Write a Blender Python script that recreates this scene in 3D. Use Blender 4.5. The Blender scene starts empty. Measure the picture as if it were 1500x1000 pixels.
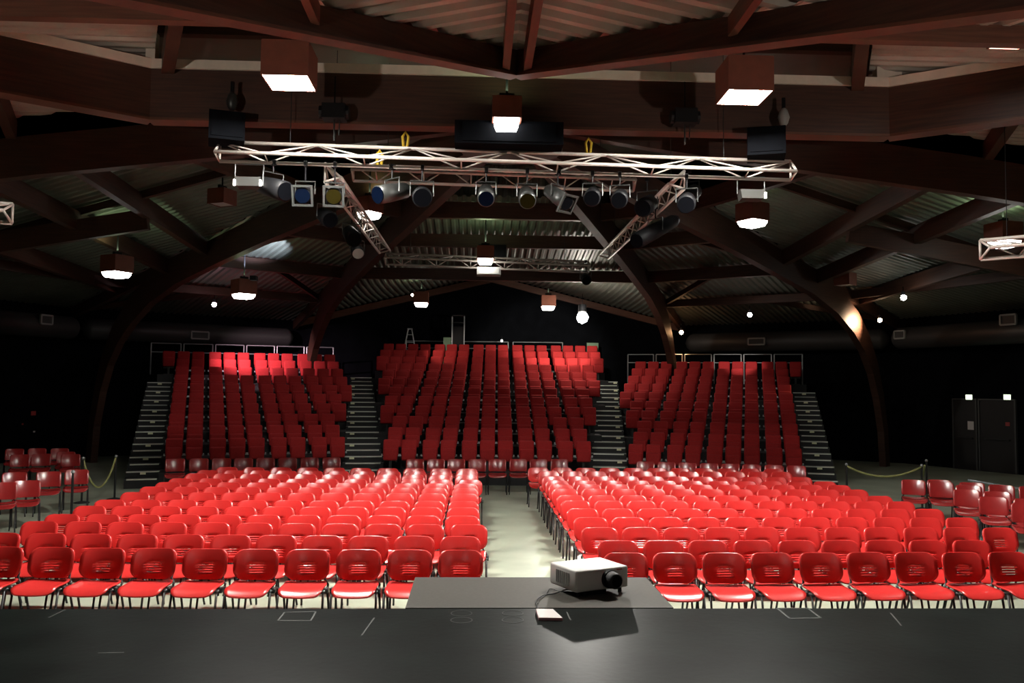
import bpy, bmesh, math, random
from mathutils import Vector, Matrix
random.seed(7)
S = bpy.context.scene
COL = S.collection
R = math.radians
# ------------------------------------------------------------------ camera
CAM = Vector((0, 0, 2.52)); FPX = 1250.0
YAW, PITCH, ROLL = R(2.4), R(3.205), R(0.57)
fw = Vector((math.sin(YAW)*math.cos(PITCH), math.cos(YAW)*math.cos(PITCH), math.sin(PITCH)))
rt0 = Vector((math.cos(YAW), -math.sin(YAW), 0)); up0 = rt0.cross(fw)
rt = rt0*math.cos(ROLL) + up0*math.sin(ROLL); up = up0*math.cos(ROLL) - rt0*math.sin(ROLL)
cd = bpy.data.cameras.new('camera'); cam = bpy.data.objects.new('camera', cd); COL.objects.link(cam)
cam.matrix_world = Matrix(((rt.x, up.x, -fw.x, CAM.x), (rt.y, up.y, -fw.y, CAM.y), (rt.z, up.z, -fw.z, CAM.z), (0, 0, 0, 1)))
cd.sensor_width = 36; cd.lens = 36*FPX/1500; cd.clip_start = 0.1; cd.clip_end = 200
S.camera = cam
# measured sight lines: a pixel of the photograph turned into a point of the hall
def ray(x, y): return fw + rt*((x-750)/FPX) - up*((y-500)/FPX)
def at_z(x, y, z): d = ray(x, y); return CAM + d*((z-CAM.z)/d.z)
def at_Y(x, y, Y): d = ray(x, y); return CAM + d*(Y/d.y)
CX, CY = 0.6, 15.5          # centre of the polygonal hall
def polar(phi, r, z=0): return Vector((CX + r*math.sin(R(phi)), CY + r*math.cos(R(phi)), z))
# ------------------------------------------------------------------ materials
def pmat(name, col, rough=0.6, metal=0.0, emit=None, es=0, var=0, vscale=8, spec=None, bump=0, bscale=40, coat=0):
    m = bpy.data.materials.new(name); m.use_nodes = True
    nt = m.node_tree; b = nt.nodes['Principled BSDF']
    b.inputs['Base Color'].default_value = (*col, 1); b.inputs['Roughness'].default_value = rough
    b.inputs['Metallic'].default_value = metal
    if spec is not None: b.inputs['Specular IOR Level'].default_value = spec
    if coat: b.inputs['Coat Weight'].default_value = coat
    if emit: b.inputs['Emission Color'].default_value = (*emit, 1); b.inputs['Emission Strength'].default_value = es
    if var or bump:
        tc = nt.nodes.new('ShaderNodeTexCoord')
    if var:
        n = nt.nodes.new('ShaderNodeTexNoise'); n.inputs['Scale'].default_value = vscale; n.inputs['Detail'].default_value = 6
        nt.links.new(tc.outputs['Object'], n.inputs['Vector'])
        r = nt.nodes.new('ShaderNodeValToRGB'); e = r.color_ramp.elements
        e[0].position = .3; e[1].position = .72
        e[0].color = (*[c*(1-var) for c in col], 1); e[1].color = (*[min(1, c*(1+var)) for c in col], 1)
        nt.links.new(n.outputs['Fac'], r.inputs['Fac']); nt.links.new(r.outputs['Color'], b.inputs['Base Color'])
    if bump:
        n2 = nt.nodes.new('ShaderNodeTexNoise'); n2.inputs['Scale'].default_value = bscale
        nt.links.new(tc.outputs['Object'], n2.inputs['Vector'])
        bp = nt.nodes.new('ShaderNodeBump'); bp.inputs['Strength'].default_value = bump; bp.inputs['Distance'].default_value = .01
        nt.links.new(n2.outputs['Fac'], bp.inputs['Height']); nt.links.new(bp.outputs['Normal'], b.inputs['Normal'])
    return m
def wood_mat(name, a, c):
    m = pmat(name, a, .55); nt = m.node_tree; b = nt.nodes['Principled BSDF']
    tc = nt.nodes.new('ShaderNodeTexCoord'); mp = nt.nodes.new('ShaderNodeMapping'); mp.inputs['Scale'].default_value = (1.2, 1.2, 22)
    n = nt.nodes.new('ShaderNodeTexNoise'); n.inputs['Scale'].default_value = 1.3; n.inputs['Detail'].default_value = 5
    r = nt.nodes.new('ShaderNodeValToRGB'); r.color_ramp.elements[0].color = (*a, 1); r.color_ramp.elements[1].color = (*c, 1)
    r.color_ramp.elements[0].position = .35; r.color_ramp.elements[1].position = .7
    nt.links.new(tc.outputs['Object'], mp.inputs['Vector']); nt.links.new(mp.outputs['Vector'], n.inputs['Vector'])
    nt.links.new(n.outputs['Fac'], r.inputs['Fac']); nt.links.new(r.outputs['Color'], b.inputs['Base Color'])
    return m
M = {}
M['floor'] = pmat('hall floor', (.35, .385, .295), .42, var=.22, vscale=.9, bump=.05, bscale=60)
M['stage'] = pmat('stage floor', (.006, .0085, .0074), .40, var=.5, vscale=2.2, bump=.08, bscale=18, spec=.045)
M['riser'] = pmat('riser board', (.058, .052, .043), .6, var=.10, vscale=30, spec=.2)
M['black'] = pmat('black paint', (.008, .008, .009), .6)
M['wall'] = pmat('black wall cloth', (.004, .0045, .006), .9, spec=.04, var=.3, vscale=3)
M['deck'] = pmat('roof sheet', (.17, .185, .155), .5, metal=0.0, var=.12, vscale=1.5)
M['deck_lit'] = pmat('lit roof sheet', (.42, .38, .33), .5, var=.1, vscale=1.5)  # same roof sheet, its stronger light put into a paler colour
M['glulam'] = wood_mat('glulam', (.042, .017, .010), (.075, .030, .017))
M['glulam_red'] = wood_mat('glulam red', (.085, .030, .016), (.14, .052, .028))
M['cream'] = pmat('cream paint', (.78, .67, .56), .6, var=.06)
M['chair_red'] = pmat('red chair plastic', (.60, .028, .026), .27, var=.06, vscale=5, spec=.75)
M['shell_red'] = pmat('dull red shell', (.33, .022, .022), .24, var=.12, vscale=6, spec=.7)
M['shell_edge'] = pmat('shell edge', (.45, .28, .20), .4)
M['frame'] = pmat('black steel', (.012, .012, .013), .38)
M['fabric'] = pmat('red seat cloth', (.36, .009, .010), .85, var=.12, vscale=30, bump=.15, bscale=200)
M['seat_black'] = pmat('seat plastic', (.015, .014, .014), .5)
M['nosing'] = pmat('step nosing', (.62, .64, .56), .45, metal=.0)
M['marker'] = pmat('step marker', (.75, .75, .5), .5)
M['alu'] = pmat('truss aluminium', (.50, .445, .40), .45, metal=.2)
M['steel'] = pmat('rail steel', (.40, .41, .42), .4, metal=.6)
M['box_red'] = pmat('lamp housing', (.17, .047, .024), .6, var=.1)
M['lamp_body'] = pmat('lamp body', (.009, .009, .010), .5, spec=.15)
M['lamp_metal'] = pmat('bare lamp metal', (.065, .068, .065), .4, metal=.6)
M['gel_blue'] = pmat('blue gel', (.0006, .002, .007), .5, spec=.03)
M['gel_amber'] = pmat('amber gel', (.008, .006, .0005), .5, spec=.03)
M['lens'] = pmat('dark lens', (.0016, .0018, .0026), .5, spec=.03)
M['yellow'] = pmat('yellow sling', (.55, .36, .02), .7)
M['proj'] = pmat('projector plastic', (.70, .69, .66), .42)
M['proj_grey'] = pmat('projector grille', (.33, .33, .31), .5)
M['flood_grey'] = pmat('flood body', (.035, .035, .032), .5)
M['paper'] = pmat('paper', (.72, .66, .64), .6)
M['pink'] = pmat('booklet cover', (.62, .30, .32), .5)
M['tape'] = pmat('grey tape', (.035, .04, .034), .6)
M['rope'] = pmat('rope', (.27, .27, .10), .8)
M['duct'] = pmat('duct', (.045, .043, .043), .5)
M['grille'] = pmat('vent grille', (.33, .34, .33), .5)
M['green'] = pmat('green board', (.12, .20, .12), .6)
M['door'] = pmat('door leaf', (.012, .010, .011), .6)
M['door_trim'] = pmat('door trim', (.06, .06, .06), .5)
M['red_dot'] = pmat('red sign', (.4, .05, .05), .5)
M['silver'] = pmat('silver rail', (.6, .68, .75), .25, metal=.8)
def emis(name, col, s):
    return pmat(name, (.8, .8, .8), .5, emit=col, es=s)
# ------------------------------------------------------------------ mesh helper
class MB:
    def __init__(s): s.v = []; s.f = []
    def add(s, vs, fs):
        o = len(s.v); s.v += [tuple(v) for v in vs]; s.f += [tuple(i+o for i in f) for f in fs]; return s
    def box(s, c, d, rz=0, mat=None):
        x, y, z = d[0]/2, d[1]/2, d[2]/2
        vs = [Vector(p) for p in ((-x,-y,-z),(x,-y,-z),(x,y,-z),(-x,y,-z),(-x,-y,z),(x,-y,z),(x,y,z),(-x,y,z))]
        if rz: m = Matrix.Rotation(rz, 3, 'Z'); vs = [m @ v for v in vs]
        if mat is not None: vs = [mat @ v for v in vs]
        else: vs = [v+Vector(c) for v in vs]
        return s.add(vs, [(0,3,2,1),(4,5,6,7),(0,1,5,4),(1,2,6,5),(2,3,7,6),(3,0,4,7)])
    def beam(s, p, q, w, h, drop=0):          # rectangular bar from p to q, h vertical
        p, q = Vector(p), Vector(q); d = (q-p); t = Vector((-d.y, d.x, 0)).normalized()*(w/2)
        n = d.cross(t).normalized(); n = n if n.z > 0 else -n
        n = n*(h/2); c = n*drop
        vs = [p-t-n+c, p+t-n+c, p+t+n+c, p-t+n+c, q-t-n+c, q+t-n+c, q+t+n+c, q-t+n+c]
        return s.add(vs, [(0,1,2,3),(7,6,5,4),(0,4,5,1),(1,5,6,2),(2,6,7,3),(3,7,4,0)])
    def tube(s, pts, r, n=8, closed=False, cap=True):
        pts = [Vector(p) for p in pts]; k = len(pts); rings = []
        rr = r if isinstance(r, (list, tuple)) else [r]*k
        ref = None
        for i, p in enumerate(pts):
            a = pts[i-1] if (i or closed) else p; b = pts[(i+1) % k] if (i < k-1 or closed) else p
            d = (b-a).normalized()
            if ref is None: ref = Vector((0,0,1)) if abs(d.z) < .9 else Vector((1,0,0))
            u = d.cross(ref); u = u.normalized() if u.length > 1e-6 else Vector((1,0,0)); w = u.cross(d).normalized(); ref = w
            rings.append([p + (u*math.cos(2*math.pi*j/n) + w*math.sin(2*math.pi*j/n))*rr[i] for j in range(n)])
        vs = [v for g in rings for v in g]; fs = []
        for i in range(k if closed else k-1):
            a, b = i*n, ((i+1) % k)*n
            for j in range(n): fs.append((a+j, a+(j+1)%n, b+(j+1)%n, b+j))
        if cap and not closed: fs += [tuple(reversed(range(n))), tuple(range((k-1)*n, k*n))]
        return s.add(vs, fs)
    def cyl(s, p, q, r, n=12, r2=None): return s.tube([p, q], [r, r if r2 is None else r2], n)
    def build(s, name, mat, parent=None, smooth=False):
        me = bpy.data.meshes.new(name); me.from_pydata(s.v, [], s.f); me.update()
        bm = bmesh.new(); bm.from_mesh(me); bmesh.ops.recalc_face_normals(bm, faces=bm.faces); bm.to_mesh(me); bm.free()
        if smooth:
            for p in me.polygons: p.use_smooth = True
        me.materials.append(mat)
        o = bpy.data.objects.new(name, me); COL.objects.link(o)
        if parent: o.parent = parent
        return o
def rbox(name, d, r, mat, parent=None, loc=(0,0,0), rot=(0,0,0), seg=3):      # box with rounded edges
    me = bpy.data.meshes.new(name); bm = bmesh.new(); bmesh.ops.create_cube(bm, size=1)
    bmesh.ops.scale(bm, vec=d, verts=bm.verts)
    bmesh.ops.bevel(bm, geom=bm.edges[:], offset=r, segments=seg, affect='EDGES', profile=.5)
    bm.transform(Matrix.Translation(loc) @ Matrix.Rotation(rot[2],4,'Z') @ Matrix.Rotation(rot[1],4,'Y') @ Matrix.Rotation(rot[0],4,'X'))
    bm.to_mesh(me); bm.free(); me.materials.append(mat)
    for p in me.polygons: p.use_smooth = True
    o = bpy.data.objects.new(name, me); COL.objects.link(o)
    if parent: o.parent = parent
    return o
def thing(name, label, cat, loc=(0,0,0), rz=0, group=None):
    o = bpy.data.objects.new(name, None); COL.objects.link(o); o.empty_display_size = .1
    o.location = loc; o.rotation_euler = (0,0,rz); o['label'] = label; o['category'] = cat
    if group: o['group'] = group
    return o
def tag(o, label, cat, group=None):
    o['label'] = label; o['category'] = cat
    if group: o['group'] = group
    return o
def struct(o, label, cat='structure'):
    o['kind'] = 'structure'; o['label'] = label; o['category'] = cat; return o
def copy_tree(o, parent=None):
    c = o.copy(); COL.objects.link(c)
    if parent: c.parent = parent
    for ch in list(o.children): copy_tree(ch, c)
    return c
ORD = ['first','second','third','fourth','fifth','sixth','seventh','eighth','ninth','tenth','eleventh','twelfth','thirteenth','fourteenth','fifteenth','sixteenth','seventeenth']
# ------------------------------------------------------------------ hall: floor, walls
RW = 21.0
wp = [polar(p, RW) for p in (-135,-90,-45,-22.5,22.5,45,90,135)]
wp = [Vector((wp[0].x, -5, 0))] + wp + [Vector((wp[-1].x, -5, 0))]
b = MB(); b.add([(p.x, p.y, 0) for p in wp], [tuple(range(len(wp)))]); struct(b.build('floor', M['floor']), 'grey green concrete hall floor under the chairs', 'floor')
def wall(name, a, c, h, label, mat='wall', peak=None):
    d = (c-a).normalized(); n = Vector((-d.y, d.x, 0)); n = n if (Vector((CX,CY,0))-a).dot(n) < 0 else -n
    t = n*.2; top = [(a.x,a.y,h)] ; 
    prof = [(a, 0), (c, 0), (c, h)] + ([((a+c)/2, peak)] if peak else []) + [(a, h)]
    k = len(prof); vs = [Vector((p.x,p.y,z)) for p, z in prof] + [Vector((p.x,p.y,z))+t for p, z in prof]
    fs = [tuple(range(k)), tuple(reversed(range(k,2*k)))] + [(i,(i+1)%k,k+(i+1)%k,k+i) for i in range(k)]
    return struct(MB().add(vs, fs).build(name, M[mat]), label, 'wall')
wall('wall_stage_left', wp[0], wp[1], 8, 'black wall beside the stage')
wall('wall_left_front', wp[1], wp[2], 5.3, 'black side wall near the stage')
wall('wall_left', wp[2], wp[3], 5.25, 'black cloth wall behind the roped off chairs')
wall('wall_back_left', wp[3], wp[4], 5.25, 'dark blue black wall behind the tier')
wall('wall_back', wp[4], wp[5], 5.2, 'black gabled end wall above the middle tier', peak=7.2)
wall('wall_back_right', wp[5], wp[6], 5.25, 'black wall behind the tier with the orange lit post')
wall('wall_right', wp[6], wp[7], 5.25, 'black side wall with the emergency doors')
wall('wall_right_front', wp[7], wp[8], 5.3, 'black side wall near the stage wing')
wall('wall_stage_right', wp[8], wp[9], 8, 'black wall at the stage wing')
wall('wall_stage_back', wp[9], wp[0], 8, 'black wall at the rear of the stage')
# stage
b = MB(); b.box((.6, .71, .45), (29.4, 11.4, .9)); struct(b.build('floor_stage', M['stage']), 'black stage floor with faint tape marks', 'stage')
# ------------------------------------------------------------------ roof
def zdeck(r): return 8.03 - .139*r + .10
def corrugate(u0, u1, pitch=.22, depth=.045):
    us = []; u = u0
    while u < u1:
        us += [(u, 0), (u+pitch*.32, 0), (u+pitch*.5, depth), (u+pitch*.82, depth)]; u += pitch
    return us + [(u1, 0)]
def facet(name, phi0, phi1, rin, rout, label, zf=None, mat='deck'):
    half = R(abs(phi1-phi0)/2); mid = (phi0+phi1)/2
    k = math.cos(half); tin, tout = rin*k, rout*k
    umax = tout*math.tan(half); b = MB(); prev = None
    def pt(u, t, dz):
        z = (zf(u, t) if zf else zdeck(t/k)) + dz
        s, c = math.sin(R(mid)), math.cos(R(mid))
        return (CX + t*s + u*c, CY + t*c - u*s, z)
    for u, dz in corrugate(-umax, umax):
        t0 = max(tin, min(tout-.01, abs(u)/math.tan(half)))
        ts = [t0 + (tout-t0)*i/3 for i in range(4)] if zf else [t0, tout]
        cur = [pt(u, t, dz) for t in ts]
        if prev:
            for i in range(len(cur)-1):
                b.add([prev[i], cur[i], cur[i+1], prev[i+1]], [(0,1,2,3)])
        prev = cur
    return struct(b.build(name, M[mat]), label, 'ceiling')
secs = [(-135,-90),(-90,-45),(-45,-22.5),(22.5,45),(45,90),(90,135)]
for i, (a, c) in enumerate(secs):
    up_ = .42 if abs(a+c) == 225 else 0
    facet('ceiling_%d' % (i+1), a, c, 6.6, RW, 'corrugated roof sheet between two glulam arches, bay %d from the stage wing' % (i+1), (lambda u, t: zdeck(t/math.cos(R(22.5)))+.42) if up_ else None, 'deck_lit' if up_ else 'deck')
facet('ceiling_7', -22.5, 22.5, 6.0, 13.2, 'corrugated roof sheet over the middle tier')
def zgable(u, t):                      # rising gable over the rear of the middle tier
    kx = math.cos(R(22.5)); s = (t-12.2)/(RW*kx-12.2); e = zdeck(t/kx); ridge = zdeck(13.2) + s*(7.2 - zdeck(13.2))
    w = min(1, abs(u)/(t*math.tan(R(22.5)))); return ridge + (e-ridge)*w
facet('ceiling_8', -22.5, 22.5, 13.2, RW, 'corrugated gable roof at the rear of the hall', zgable)
# arches: inner profile (r, z) and thickness
INN = [(.9,7.05),(3,6.75),(6,6.38),(8.5,6.08),(10.5,5.80),(13,5.42),(14.7,4.98),(16.0,4.42),(16.9,3.85),(17.6,3.15),(18.1,2.3),(18.5,1.2),(18.65,0)]
THK = [.72,.72,.72,.72,.72,.74,.80,.80,.70,.58,.48,.42,.40]
def arch(phi, dz, label, name='roof_beam', dr=0.0):
    b = MB(); d = Vector((math.sin(R(phi)), math.cos(R(phi)), 0)); t = Vector((d.y, -d.x, 0))*.11
    n = len(INN); inn, out = [], []
    for i, (r, z) in enumerate(INN):
        z += dz*max(0, min(1, z/6.0)); r += dr*max(0, min(1, (r-10)/6))
        a = INN[max(0,i-1)]; c = INN[min(n-1,i+1)]; tx, tz = c[0]-a[0], c[1]-a[1]; L = math.hypot(tx, tz)
        nx, nz = -tz/L, tx/L
        inn.append((r, z)); out.append((r+nx*THK[i], max(0 if i == n-1 else .0, z+nz*THK[i])))
    out[-1] = (out[-1][0], 0)
    def P(rz): return Vector((CX, CY, 0)) + d*rz[0] + Vector((0,0,rz[1]))
    for i in range(n-1):
        q = [P(inn[i]), P(inn[i+1]), P(out[i+1]), P(out[i])]
        vs = [p-t for p in q] + [p+t for p in q]
        fs = [(0,1,2,3),(7,6,5,4),(0,4,5,1),(2,6,7,3)]
        if i == 0: fs.append((0,3,7,4))
        if i == n-2: fs.append((1,5,6,2))
        b.add(vs, fs)
    # straight rafter that carries the roof over the haunch
    p, q = P((12.5, zdeck(12.5)-.26)), P((20.6, zdeck(20.6)-.26)); b.beam(p, q, .16, .34)
    return struct(b.build(name, M['glulam']), label, 'roof beam')
for phi, dz, l in ((-90,.18,'curved glulam arch crossing towards the side wall, roped chair side'),(90,.18,'curved glulam arch crossing towards the side wall, door side'),
                   (-45,0,'curved glulam arch landing beside the roped off chairs'),(45,0,'curved glulam arch with a warm lamp at its haunch'),
                   (-22.5,.05,'curved glulam arch landing behind the outer tier'),(22.5,.12,'curved glulam arch with an orange lit foot')):
    arch(phi, dz, l, dr={22.5:.0, -22.5:-.35, -45:-.3, 45:.25}.get(phi, 0))
b = MB(); b.cyl(polar(0,0,6.9), polar(0,0,8.2), .95, 16); struct(b.build('roof_beam', M['glulam']), 'round timber hub where the arches meet', 'roof beam')
# purlins, secondary beams, braces
def P2(phi, r, dz): return polar(phi, r, zdeck(r)+dz)
for a, c in secs + [(-22.5, 22.5)]:
    lift = .42 if abs(a+c) == 225 else 0
    def P2(phi, r, dz, lift=lift): return polar(phi, r, zdeck(r)+dz+lift)
    for r in (9.0, 12.6, 16.2):
        h = .36 if r < 16 else .26
        if (a, c) == (-22.5, 22.5) and r > 13: continue
        if abs(a+c) == 135 and r < 16: continue
        b = MB(); b.beam(P2(a, r, -.22), P2(c, r, -.22), .16, h)
        struct(b.build('roof_beam', M['glulam_red'] if False else M['glulam']), 'straight purlin under the roof sheet at radius %.0f metres, bay at %d degrees' % (r, (a+c)/2), 'roof beam')
    b = MB(); b.beam(P2(a, 6.4, -.22), P2(c, 6.4, -.22), .18, .42); struct(b.build('roof_beam', M['glulam']), 'inner ring beam in bay at %d degrees' % ((a+c)/2), 'roof beam')
    if (a, c) != (-22.5, 22.5):
        mid = (a+c)/2; k = math.cos(R(c-a)/2)
        rs = [6.4, 9.0, 12.6, 16.2, 20.4]
        for j in range(4):
            offs = (0,) if abs(c-a) < 30 else ((0,) if j < 2 else (0,))
            for o_ in offs:
                p = polar(mid, rs[j]*k, zdeck(rs[j])-.16+lift); q = polar(mid, rs[j+1]*k, zdeck(rs[j+1])-.16+lift)
                if abs(c-a) < 30: q = polar(a if a > 0 else c, rs[j+1], zdeck(rs[j+1])-.2) if j % 2 == 0 else polar(c if a > 0 else a, rs[j+1], zdeck(rs[j+1])-.2)
                b = MB(); b.beam(p, q, .10, .17); struct(b.build('roof_beam', M['glulam']), 'thin brace between purlins %d and %d in bay at %d degrees' % (j+1, j+2, mid), 'roof beam')
for s in (-1, 1):
    sn = 'roped chair side' if s < 0 else 'door side'
    for xo, z, nm in ((8.0, 6.27, 'innermost'), (9.6, 5.97, 'second'), (12.0, 5.62, 'third')):
        b = MB(); b.beam((CX+s*xo, CY+xo-.1, z), (CX+s*xo, CY+.05, z+.36), .17, .42)
        struct(b.build('roof_beam', M['glulam']), 'straight purlin running from the curved arch towards the stage, %s, %s' % (nm, sn), 'roof beam')
    b = MB(); b.beam((CX+s*8.0, CY+3.8, 6.24), (CX+s*12.6, CY+3.8, 5.42), .16, .46)
    struct(b.build('roof_beam', M['glulam']), 'rafter crossing the purlins towards the side wall, ' + sn, 'roof beam')
# gable edge beams over the end wall
ap = polar(0, RW*math.cos(R(22.5))-.25, 7.0)
for s in (-1, 1):
    q = polar(22.5*s, RW-.3, 5.05); b = MB(); b.beam(ap, q, .16, .26); struct(b.build('trim_%d' % (3+s), M['glulam_red']), 'sloping gable rafter over the end wall', 'trim')
# cross gable roof over the stage edge, its valley rafters meeting in front of the tie beam
GX, GY, GZ, GS = .45, 10.35, 6.70, .21
b = MB(); prev = None
for t, dz in corrugate(0.0, 13.0, .27, .06):
    half = min(t, 7.5)
    cur = [(GX-half, GY-t, GZ-GS*half+dz), (GX, GY-t, GZ+dz), (GX+half, GY-t, GZ-GS*half+dz)]
    if prev:
        for i in range(2): b.add([prev[i], cur[i], cur[i+1], prev[i+1]], [(0,1,2,3)])
    prev = cur
struct(b.build('ceiling_9', M['deck_lit']), 'corrugated gable roof sheet above the stage edge', 'ceiling')
for s, n_ in ((-1, 'roped chair side'), (1, 'door side')):
    b = MB(); prev = None
    for t, dz in corrugate(0.0, 11.0, .27, .06):
        half = min(t, 6.0)
        cur = [(GX+s*t, GY, GZ+.3+dz), (GX+s*t, GY-half, GZ+.3-GS*half+dz)]
        if prev: b.add([prev[0], cur[0], cur[1], prev[1]], [(0,1,2,3)])
        prev = cur
    struct(b.build('ceiling_%d' % (10 if s < 0 else 11), M['deck_lit']), 'corrugated roof sheet beyond the valley rafter, ' + n_, 'ceiling')
    b = MB(); b.beam((GX+s*.9, 9.6, GZ+.03), (GX+s*9.5, 9.6, GZ+.03), .14, .22); struct(b.build('roof_beam', M['glulam_red']), 'cross purlin in front of the tie beam, ' + n_, 'roof beam')
    L = 6.5; p = Vector((GX, GY, GZ-.16)); q = Vector((GX+L*s, GY-L, GZ-.16-GS*L))
    b = MB(); b.beam(p, q, .16, .29); o = struct(b.build('roof_beam', M['glulam']), 'valley rafter rising to the point above the riser, ' + n_, 'roof beam')
    b = MB(); b.beam(p-Vector((0,0,.16)), q-Vector((0,0,.16)), .19, .035); b.build('flange', M['glulam_red'], o)
    xo = 2.05
    b = MB(); b.beam((GX+s*xo, GY-xo-.1, GZ-GS*xo-.13), (GX+s*xo, -1.4, GZ-GS*xo-.13), .08, .20)
    struct(b.build('roof_beam', M['glulam_red']), 'red brown purlin over the stage, ' + n_, 'roof beam')
    b = MB(); b.beam((GX+.13*s, GY-.15, GZ-.18), (GX+.13*s, -1.4, GZ-.18), .09, .28)
    struct(b.build('roof_beam', M['glulam_red']), 'red brown ridge beam, one of a pair running over the stage, ' + n_, 'roof beam')
b = MB()
for a, c, zc in ((CX-7, CX+7, 8.3),): b.box((CX, CY+.2, 8.35), (14, 12.2, .05))
struct(b.build('ceiling_12', M['deck']), 'flat roof panel over the hub', 'ceiling')
# tie beam facing the stage with its two wings and cream flange
kl, kr = Vector((-5.0, 13.0, 0)), Vector((6.45, 13.0, 0))
wl, wr = Vector((-8.8, 10.33, 0)), Vector((10.75, 10.03, 0))
def tie(p, q, z0, z1, lab):
    h = Vector((0,0,1)); b = MB(); b.beam(p+h*z0, q+h*z1, .26, .75)
    o = struct(b.build('roof_beam', M['glulam']), lab, 'roof beam')
    b = MB(); b.beam(p+h*(z0+.445), q+h*(z1+.445), .34, .14); b.build('flange', M['cream'], o); 
    b = MB(); b.beam(p+h*(z0-.395), q+h*(z1-.395), .30, .04); b.build('lower_flange', M['glulam_red'], o)
    return o
tie(kl, kr, 6.93, 6.93, 'deep brown tie beam with a cream flange facing the stage')
tie(kl, wl, 6.93, 6.90, 'brown wing beam with cream flange, roped chair side')
tie(kr, wr, 6.93, 6.90, 'brown wing beam with cream flange, door side')
tie2 = ((kl, kr, 'spanning the middle'), (kl, wl, 'roped chair side'), (kr, wr, 'door side'))
for p, q, n in tie2:
    b = MB(); b.beam(p+Vector((0,.05,8.05)), q+Vector((0,.05,8.05)), .16, .30); struct(b.build('roof_beam', M['glulam']), 'upper beam above the cream flange, ' + n, 'roof beam')
for k, n in ((kl, 'roped chair side'), (kr, 'door side')):
    b = MB(); b.box((k.x, k.y, 7.66), (.14 if k is kl else .40, .16, .50)); struct(b.build('trim_%d' % (5 if k is kl else 6), M['cream']), 'short cream post on the tie beam, ' + n, 'trim')
for Y, z, h in ((13.9, 7.25, .25), (14.7, 7.2, .3)):
    b = MB(); b.beam((-5.2, Y, z), (6.5, Y, z), .18, h); struct(b.build('roof_beam', M['glulam_red']), 'brown cross beam %d behind the tie beam' % (1 if Y < 13 else 2), 'roof beam')
# lantern side cladding at the rear
b = MB(); prev = None
for u, dz in corrugate(-2.7, 2.7):
    cur = [(CX+u, CY+6.2+dz, 7.15), (CX+u, CY+6.2+dz, 8.3)]
    if prev: b.add([prev[0], cur[0], cur[1], prev[1]], [(0,1,2,3)])
    prev = cur
struct(b.build('ceiling_13', M['deck']), 'corrugated lantern cladding above the rear ring beam', 'ceiling')
# ------------------------------------------------------------------ ducts along the walls
def inset(i, d):
    a, c = wp[i], wp[i+1]; t = (c-a).normalized(); n = Vector((-t.y, t.x, 0)); n = n if (Vector((CX,CY,0))-a).dot(n) > 0 else -n
    return a + n*d, c + n*d, t, n
DN = {2:'along the side wall behind the roped chairs', 3:'behind the tier opposite the projector', 5:'behind the tier with the orange lit post', 6:'along the side wall above the emergency doors'}
for i in (2, 3, 5, 6):
    a, c, t, n = inset(i, .75); z = Vector((0,0,4.45))
    a2, c2 = a + t*.6, c - t*.6
    r = .38; pts = [a2-t*.3, a2-t*.22, a2-t*.1, a2, c2, c2+t*.1, c2+t*.22, c2+t*.3]; rr = [.05, .22, .34, r, r, .34, .22, .05]
    b = MB(); b.tube([p+z for p in pts], rr, 18)
    tag(b.build('air_duct', M['duct'], smooth=True), 'dark round air duct ' + DN[i], 'duct')
def wall_hit(px, py, d):
    r0 = ray(px, py); best = None
    for i in range(len(wp)-1):
        a, c, t, n = inset(i, d)
        den = r0.dot(n)
        if abs(den) < 1e-6: continue
        s = (a-CAM).dot(n)/den
        if s <= 0: continue
        P = CAM + r0*s; al = (P-a).dot(t)
        if -.5 < al < (c-a).length+.5 and (best is None or s < best[0]): best = (s, P, t, n)
    return best[1:]
for px, py, w, h, lab in ((293,491,.62,.26,'above the tier opposite the projector'),(68,468,.42,.28,'above the roped off chairs'),(1108,500,.62,.24,'above the tier with the orange lit post'),(1318,490,.42,.26,'past the warm lit arch, smaller one'),(1477,468,.5,.3,'above the emergency doors')):
    P, t, n = wall_hit(px, py, 1.16); rz = math.atan2(t.y, t.x)
    g = thing('vent_grille', 'grey rectangular vent grille on the duct ' + lab, 'vent', P, rz, 'vent grilles on the ducts')
    b = MB()
    for cx_, cz_, sx, sz in ((0,h/2,w,.05),(0,-h/2,w,.05),(-w/2,0,.05,h),(w/2,0,.05,h)): b.box((cx_,0,cz_),(sx,.08,sz))
    b.build('frame', M['grille'], g)
    b = MB(); b.box((0,.02,0),(w-.03,.03,h-.03)); b.build('backing', M['duct'], g)
    b = MB()
    for k in range(5): b.box((0,0,-h/2+h*(k+1)/6),(w-.06,.04,.012))
    b.build('slat', M['duct'], g)
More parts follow.
